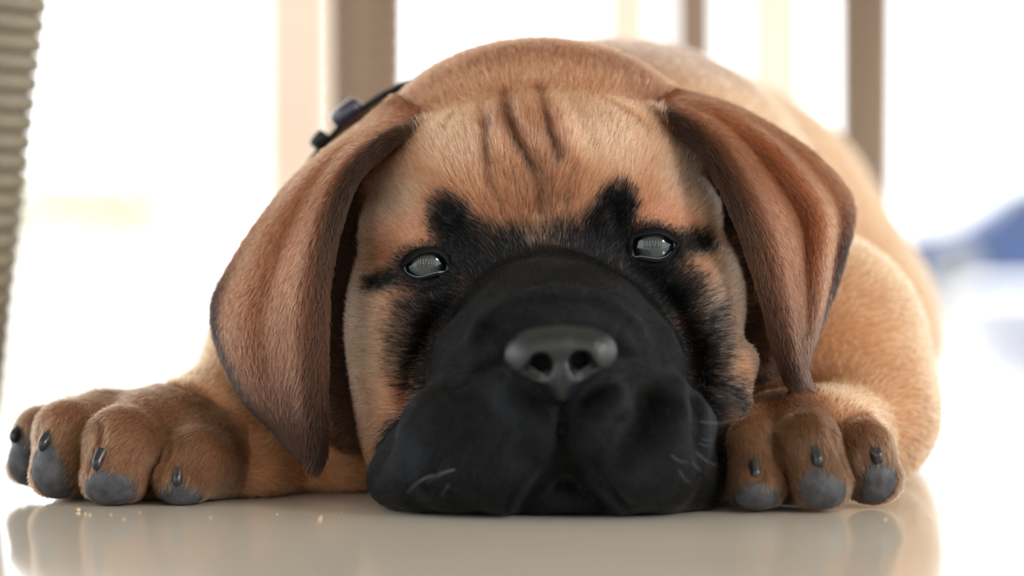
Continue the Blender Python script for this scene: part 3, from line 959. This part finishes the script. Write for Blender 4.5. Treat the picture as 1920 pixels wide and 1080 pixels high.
# nose
nf = Field(np.arange(NOSE[0] - 2.0, NOSE[0] + 2.0, 0.05), np.arange(NOSE[1] - 1.6, NOSE[1] + 1.4, 0.05), np.arange(NOSE[2] - 1.7, NOSE[2] + 1.5, 0.05))
nf.ell(W(1050, 650, -4.95), (1.25, 0.85, 0.72), 0.3, 0)
nf.ell(W(998, 668, -5.0), (0.78, 0.8, 0.80), 0.25, 0, (25,))
nf.ell(W(1106, 664, -5.0), (0.78, 0.8, 0.80), 0.25, 0, (-25,))
nf.ell(W(1052, 700, -4.95), (0.62, 0.78, 0.66), 0.25, 0)
nf.ell(W(1053, 730, -4.75), (0.40, 0.55, 0.42), 0.2, 0)
nf.ell(W(974, 666, -4.85), (0.45, 0.6, 0.48), 0.15, 0)
nf.ell(W(1128, 660, -4.85), (0.45, 0.6, 0.48), 0.15, 0)
for pts in ([(1013, 684, -5.65), (1006, 697, -5.55), (988, 706, -5.35), (966, 699, -5.05), (950, 684, -4.7)], [(1090, 680, -5.65), (1098, 694, -5.55), (1115, 702, -5.35), (1137, 693, -5.05), (1152, 676, -4.7)]):
    C = [W(*p) for p in pts]
    for (a, b2), (ra, rb) in zip(zip(C[:-1], C[1:]), ((0.37, 0.35), (0.35, 0.24), (0.24, 0.17), (0.17, 0.11))):
        nf.cut_cone(a, b2, ra, rb, 0.10)
    for a, b2 in zip(C[1:-1], C[2:]):
        nf.cut_cone(a + np.array([0, 0.2, -0.24]), b2 + np.array([0, 0.2, -0.24]), 0.22, 0.2, 0.08)
    nf.cut_cone(C[0], C[0] + np.array([0, 0.8, 0.1]), 0.30, 0.18, 0.1)
nf.cut_cone(W(1052, 668, -5.92), W(1054, 745, -5.55), 0.05, 0.08, 0.16)
nv_, nq_, _ = nf.mesh(2)
nose_m = principled('nose_leather', lin(18, 22, 26), 0.34, 0.5)
nt = nose_m.node_tree
vo = nt.nodes.new('ShaderNodeTexVoronoi'); vo.inputs['Scale'].default_value = 1500
tc = nt.nodes.new('ShaderNodeTexCoord'); bp = nt.nodes.new('ShaderNodeBump')
bp.inputs['Strength'].default_value = 0.35; bp.inputs['Distance'].default_value = 0.0004
nt.links.new(tc.outputs['Object'], vo.inputs['Vector']); nt.links.new(vo.outputs['Distance'], bp.inputs['Height'])
nt.links.new(bp.outputs[0], nt.nodes['Principled BSDF'].inputs['Normal'])
tag(mesh_obj('nose', nv_, nq_, nose_m, puppy), 'black leathery nose with two nostrils')

# toe pads: thick leather raised from the toe surface
pad_m = principled('toe_pad_leather', lin(62, 64, 68), 0.55, 0.4)
add_noise_color(pad_m, lin(40, 42, 46), lin(72, 73, 78), 260.0, 4, 0.3, 0.7, bump=0.5)
for k in pad_k:
    inn = k < 1.08
    f = Q[np.all(inn[Q], axis=1)]
    if not len(f):
        continue
    u, inv = np.unique(f, return_inverse=True)
    off = 0.13 * np.sqrt(np.clip(1.06 - k[u], 0, 1)) - 0.015
    pv = V[u] + N[u] * off[:, None]
    pv[:, 2] = np.maximum(pv[:, 2], 0.015)
    mesh_obj('toe_pad', pv, inv.reshape(f.shape), pad_m, puppy)
# claws
claw_m = principled('claw_horn', lin(30, 31, 34), 0.28, 0.5)
for (p, dr, r, L, g) in CLAWS:
    y = front_y(p[0], p[1], 7, [g])
    a = W(p[0], p[1] - 7, y + 0.32)
    d = np.array([dr[0] * 0.0165, -0.34, -dr[1] * 0.0165]); d /= np.linalg.norm(d)
    sag = np.array([0, 0.02, -0.06])
    rings, n = 8, 12
    r = r * 1.5
    vs, fs = [], []
    x_ax = np.cross(d, [0, 0, 1]); x_ax /= np.linalg.norm(x_ax); z_ax = np.cross(x_ax, d)
    for i in range(rings):
        t = i / (rings - 1)
        c = a + d * (L * 0.62 + 0.32) * t + sag * t * t
        rr = r * (1 - 0.25 * t) * math.sqrt(max(0.0, 1 - max(0, (t - 0.72) / 0.29) ** 2))
        for k in range(n):
            q = 2 * math.pi * k / n
            vs.append(c + x_ax * rr * 0.82 * math.cos(q) + z_ax * rr * 1.15 * math.sin(q))
        if i:
            fs += [((i - 1) * n + k, (i - 1) * n + (k + 1) % n, i * n + (k + 1) % n, i * n + k) for k in range(n)]
    fs.append(tuple(range((rings - 1) * n, rings * n)))
    mesh_obj('claw', vs, fs, claw_m, puppy)

# ---------------- fur: every hair a curve growing from the coat
def make_fur():
    tri = np.concatenate([Q[:, [0, 1, 2]], Q[:, [0, 2, 3]]])
    a, b, c = V[tri[:, 0]], V[tri[:, 1]], V[tri[:, 2]]
    cr = np.cross(b - a, c - a)
    area = 0.5 * np.linalg.norm(cr, axis=1)
    # hairs per square centimetre by region
    dens_g = np.array([820, 700, 480, 480, 700, 700, 140.0, 150.0])
    dens = dens_g[grp] * (1 - bald)
    back = sm((V[:, 1] - 5.5) / 3.0)
    dens *= 1 - 0.8 * back * (grp != BODY)
    dens *= (V[:, 2] > 0.08)
    dt = dens[tri].mean(1)
    facing = cr[:, 1] / (2 * area + 1e-9)             # hairs on hidden rear slopes are sparser
    dt = dt * np.where(facing > 0.55, 0.25, 1.0)
    ex = area * dt
    cnt = np.floor(ex + rng.random(len(ex))).astype(int)
    T = np.repeat(np.arange(len(tri)), cnt)
    n = len(T)
    r1, r2 = np.sqrt(rng.random(n)), rng.random(n)
    w = np.stack([1 - r1, r1 * (1 - r2), r1 * r2], 1)
    ti = tri[T]
    P = (V[ti] * w[:, :, None]).sum(1)
    NN = (N[ti] * w[:, :, None]).sum(1); NN /= np.linalg.norm(NN, axis=1)[:, None] + 1e-9
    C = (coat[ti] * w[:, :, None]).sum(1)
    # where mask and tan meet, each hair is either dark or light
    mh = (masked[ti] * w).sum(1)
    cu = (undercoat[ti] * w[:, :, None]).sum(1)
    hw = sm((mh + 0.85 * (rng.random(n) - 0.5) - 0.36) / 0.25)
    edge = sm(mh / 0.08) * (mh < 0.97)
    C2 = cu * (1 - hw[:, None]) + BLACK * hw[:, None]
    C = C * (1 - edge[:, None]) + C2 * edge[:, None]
    near = ti[np.arange(n), np.argmax(w, 1)]
    g = grp[near]
    # direction of growth
    D = P - (NOSE + np.array([0, 1.5, -0.2]))
    D[:, 1] *= 0.6
    D /= np.linalg.norm(D, axis=1)[:, None] + 1e-9
    lowm = (g == MUZ) & (P[:, 2] < NOSE[2] - 0.5)
    D[lowm] += np.array([0, 0.3, -0.5])
    for q in (EARL, EARR):
        m = g == q
        D[m] = ear_tangent[q][near[m]]
    m = g == PAWL
    D[m] = np.array([-0.35, -0.75, -0.75])
    m = g == PAWR
    D[m] = np.array([0.15, -0.75, -0.75])
    m = g == BODY
    D[m] = np.array([0.25, 0.9, -0.25])
    D = D + 0.22 * np.stack([noise(P, 1.1, s) for s in (11, 12, 13)], 1) + 0.13 * rng.normal(size=(n, 3))
    D = D - NN * (D * NN).sum(1)[:, None]
    D /= np.linalg.norm(D, axis=1)[:, None] + 1e-9
    len_g = np.array([0.56, 0.26, 0.40, 0.40, 0.42, 0.42, 0.5, 0.3])
    mkv = mk[near]
    hl = len_g[g]
    hm = np.isin(g, [HEAD, MUZ])
    ms = muzzled[near]
    hl = np.where(hm, 0.56 * (1 - ms) + 0.24 * ms, hl)
    L = hl * (1 - 0.35 * mkv * (g == HEAD) * (1 - ms)) * rng.uniform(0.65, 1.2, n)
    ed = np.min([np.linalg.norm(P - c_, axis=1) for c_, _ in EYES], axis=0)
    L *= 0.35 + 0.65 * sm((ed - 1.0) / 1.2)
    L *= 1 - 0.5 * np.exp(-((P[:, 2]) / 0.5) ** 2)
    lift = np.array([0.34, 0.22, 0.24, 0.24, 0.3, 0.3, 0.3, 0.3])[g] * rng.uniform(0.6, 1.5, n)
    K = 4
    t = np.linspace(0, 1, K)[None, :, None]
    U = NN * lift[:, None] + D
    U /= np.linalg.norm(U, axis=1)[:, None]
    pts = P[:, None, :] - NN[:, None, :] * 0.01 + U[:, None, :] * (L[:, None, None] * t) - NN[:, None, :] * (0.30 * lift * L)[:, None, None] * t * t \
        + rng.normal(size=(n, 1, 3)) * (0.05 * L)[:, None, None] * t * t
    pts[:, :, 2] = np.maximum(pts[:, :, 2], 0.01)
    R = np.array([0.0095, 0.0085, 0.0105, 0.0105, 0.0095, 0.0095, 0.013, 0.012])[g] * (1 + 0.6 * back[near])
    rad = R[:, None] * np.array([1.0, 0.95, 0.7, 0.22])[None]
    var = np.exp(rng.normal(size=n) * 0.36)
    C = np.clip(C * var[:, None], 0, 1)
    grey = (rng.random(n) < 0.13) * (g == HEAD) * mkv * rng.uniform(0.3, 1.0, n)
    C = C * (1 - grey[:, None]) + lin(120, 108, 98) * grey[:, None]
    cv = bpy.data.hair_curves.new('fur')
    cv.add_curves([K] * n)
    cv.attributes['position'].data.foreach_set('vector', (pts * 0.01).astype(np.float32).ravel())
    ra = cv.attributes.get('radius') or cv.attributes.new('radius', 'FLOAT', 'POINT')
    ra.data.foreach_set('value', (rad * 0.01).astype(np.float32).ravel())
    ca = cv.attributes.new('coat', 'FLOAT_COLOR', 'CURVE')
    ca.data.foreach_set('color', np.concatenate([C, np.ones((n, 1))], 1).astype(np.float32).ravel())
    m = bpy.data.materials.new('fur_strands')
    m.use_nodes = True
    nt = m.node_tree
    nt.nodes.clear()
    out = nt.nodes.new('ShaderNodeOutputMaterial')
    at = nt.nodes.new('ShaderNodeAttribute'); at.attribute_name = 'coat'
    hi = nt.nodes.new('ShaderNodeHairInfo')
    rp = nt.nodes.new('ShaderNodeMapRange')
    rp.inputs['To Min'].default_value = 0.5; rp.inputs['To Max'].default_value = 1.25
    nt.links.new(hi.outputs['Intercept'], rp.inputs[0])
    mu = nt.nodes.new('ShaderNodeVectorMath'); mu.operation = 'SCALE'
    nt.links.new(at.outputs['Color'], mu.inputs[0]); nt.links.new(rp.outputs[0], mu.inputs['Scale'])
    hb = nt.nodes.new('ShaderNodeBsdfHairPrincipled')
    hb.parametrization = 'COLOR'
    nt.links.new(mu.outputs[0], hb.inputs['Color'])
    hb.inputs['Roughness'].default_value = 0.38
    hb.inputs['Radial Roughness'].default_value = 0.55
    hb.inputs['IOR'].default_value = 1.28
    nt.links.new(hb.outputs[0], out.inputs[0])
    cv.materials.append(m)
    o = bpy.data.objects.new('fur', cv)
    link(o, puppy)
    tag(o, 'short dense puppy coat, tan with a black mask', kind='stuff')
    print('hairs', n)
make_fur()


# whiskers
whisk_m = principled('whisker', lin(150, 156, 160), 0.4, 0.5)
for (p0, p1, bow) in [((815, 890), (762, 925), 6), ((842, 908), (828, 934), 3), ((858, 880), (800, 905), 5), ((1310, 790), (1375, 788), -4), ((1312, 822), (1338, 824), -2),
                      ((1310, 830), (1336, 834), -3), ((1306, 848), (1346, 872), -5), ((1298, 866), (1318, 884), -3), ((1272, 880), (1296, 906), -4), ((655, 858), (682, 878), 6), ((1255, 850), (1290, 868), -4)]:
    y0 = front_y(p0[0], p0[1])
    a = W(p0[0], p0[1], y0 + 0.1); b2 = W(p1[0], p1[1], y0 - 0.55)
    vs, fs = [], []
    for i in range(7):
        t = i / 6
        c = a + (b2 - a) * t + np.array([0, 0, bow * 0.0165 * 4 * t * (1 - t)])
        rr = 0.009 * (1 - 0.75 * t)
        for k in range(5):
            q = 2 * math.pi * k / 5
            vs.append(c + np.array([0.3 * math.cos(q), math.cos(q), math.sin(q)]) * rr)
        if i:
            fs += [((i - 1) * 5 + k, (i - 1) * 5 + (k + 1) % 5, i * 5 + (k + 1) % 5, i * 5 + k) for k in range(5)]
    mesh_obj('whisker', vs, fs, whisk_m, puppy)

# collar round the neck, its buckle showing above the ear
col_m = principled('black_webbing', lin(18, 22, 28), 0.5, 0.4)
add_noise_color(col_m, lin(14, 18, 22), lin(28, 34, 40), 900.0, 2)
buck_m = principled('violet_plastic', lin(40, 42, 66), 0.25, 0.5, Coat_Weight=0.5)
CC = np.array([-0.5, 9.5, 7.0])
vs, fs = [], []
n = 72
for k in range(n):
    a = 2 * math.pi * k / n
    d = np.array([8.05 * math.cos(a), 0.0, max(7.9 * math.sin(a), -6.75)])
    u = np.array([math.cos(a), 0, math.sin(a)])
    for (o, y) in ((0.0, -0.6), (0.12, -0.55), (0.17, 0.0), (0.12, 0.55), (0.0, 0.6), (-0.08, 0.0)):
        vs.append(d + u * o + np.array([CC[0], CC[1] + y, CC[2]]))
for k in range(n):
    for j in range(6):
        fs.append((k * 6 + j, k * 6 + (j + 1) % 6, ((k + 1) % n) * 6 + (j + 1) % 6, ((k + 1) % n) * 6 + j))
root = tag(mesh_obj('collar', vs, fs, col_m, puppy), 'thin black webbing collar')
def lump(name, deg, w, h, dep, mat):
    a = math.radians(deg)
    u = np.array([math.cos(a), 0, math.sin(a)]); t = np.array([-math.sin(a), 0, math.cos(a)])
    c = np.array([CC[0] + 8.05 * math.cos(a), CC[1] - 0.1, 7.9 * math.sin(a) + CC[2]]) + u * 0.25
    vs, fs = [], []
    for i in range(9):
        th = math.pi * i / 8
        for k in range(16):
            ph = 2 * math.pi * k / 16
            se = lambda q, e=0.55: math.copysign(abs(q) ** e, q)
            vs.append(c + t * w * se(math.cos(th)) + u * h * se(math.sin(th)) * se(math.cos(ph)) + np.array([0, dep * se(math.sin(th)) * se(math.sin(ph)), 0]))
    for i in range(8):
        for k in range(16):
            fs.append((i * 16 + k, i * 16 + (k + 1) % 16, (i + 1) * 16 + (k + 1) % 16, (i + 1) * 16 + k))
    return mesh_obj(name, vs, fs, mat, root)
lump('buckle', 130.5, 0.62, 0.36, 0.7, buck_m)
lump('strap_slider', 140, 0.35, 0.25, 0.68, col_m)

# crumbs on the floor
crumb_m = principled('dry_crumb', lin(206, 178, 136), 0.8)
add_noise_color(crumb_m, lin(176, 140, 96), lin(232, 214, 180), 900.0, 2)
for i, (px, py, r) in enumerate([(147, 956, 0.075), (160, 962, 0.04), (169, 964, 0.04), (208, 963, 0.035), (233, 972, 0.035), (262, 959, 0.03), (600, 972, 0.06), (603, 966, 0.03), (520, 962, 0.03), (640, 958, 0.025), (1660, 972, 0.04), (1685, 968, 0.035), (1705, 974, 0.03), (1740, 970, 0.03), (395, 969, 0.03)]):
    D = CAMH * FPX / (py + 3 - 540.0)
    c = W(px, py + 3, D - DIST)
    rr = random.Random(i)
    vs, fs = [], []
    for a in range(5):
        th = math.pi * a / 4
        for k in range(7):
            ph = 2 * math.pi * k / 7
            q = r * rr.uniform(0.75, 1.2)
            vs.append((q * math.sin(th) * math.cos(ph), q * math.sin(th) * math.sin(ph), 0.8 * r * (1 + math.cos(th))))
    for a in range(4):
        for k in range(7):
            fs.append((a * 7 + k, a * 7 + (k + 1) % 7, (a + 1) * 7 + (k + 1) % 7, (a + 1) * 7 + k)[::-1])
    o = mesh_obj('crumb', vs, fs, crumb_m, smooth=False)
    o.location = (c[0] * 0.01, c[1] * 0.01, 0.0)
    where = ('in front of the outstretched paw beside the grey wicker chair leg' if px < 450 else
             'on the bare floor between the outstretched paw and the black chin' if px < 1000 else 'on the floor behind the paw tucked against the muzzle')
    tag(o, 'tiny pale food crumb ' + where, 'crumb', 'crumbs ' + where)
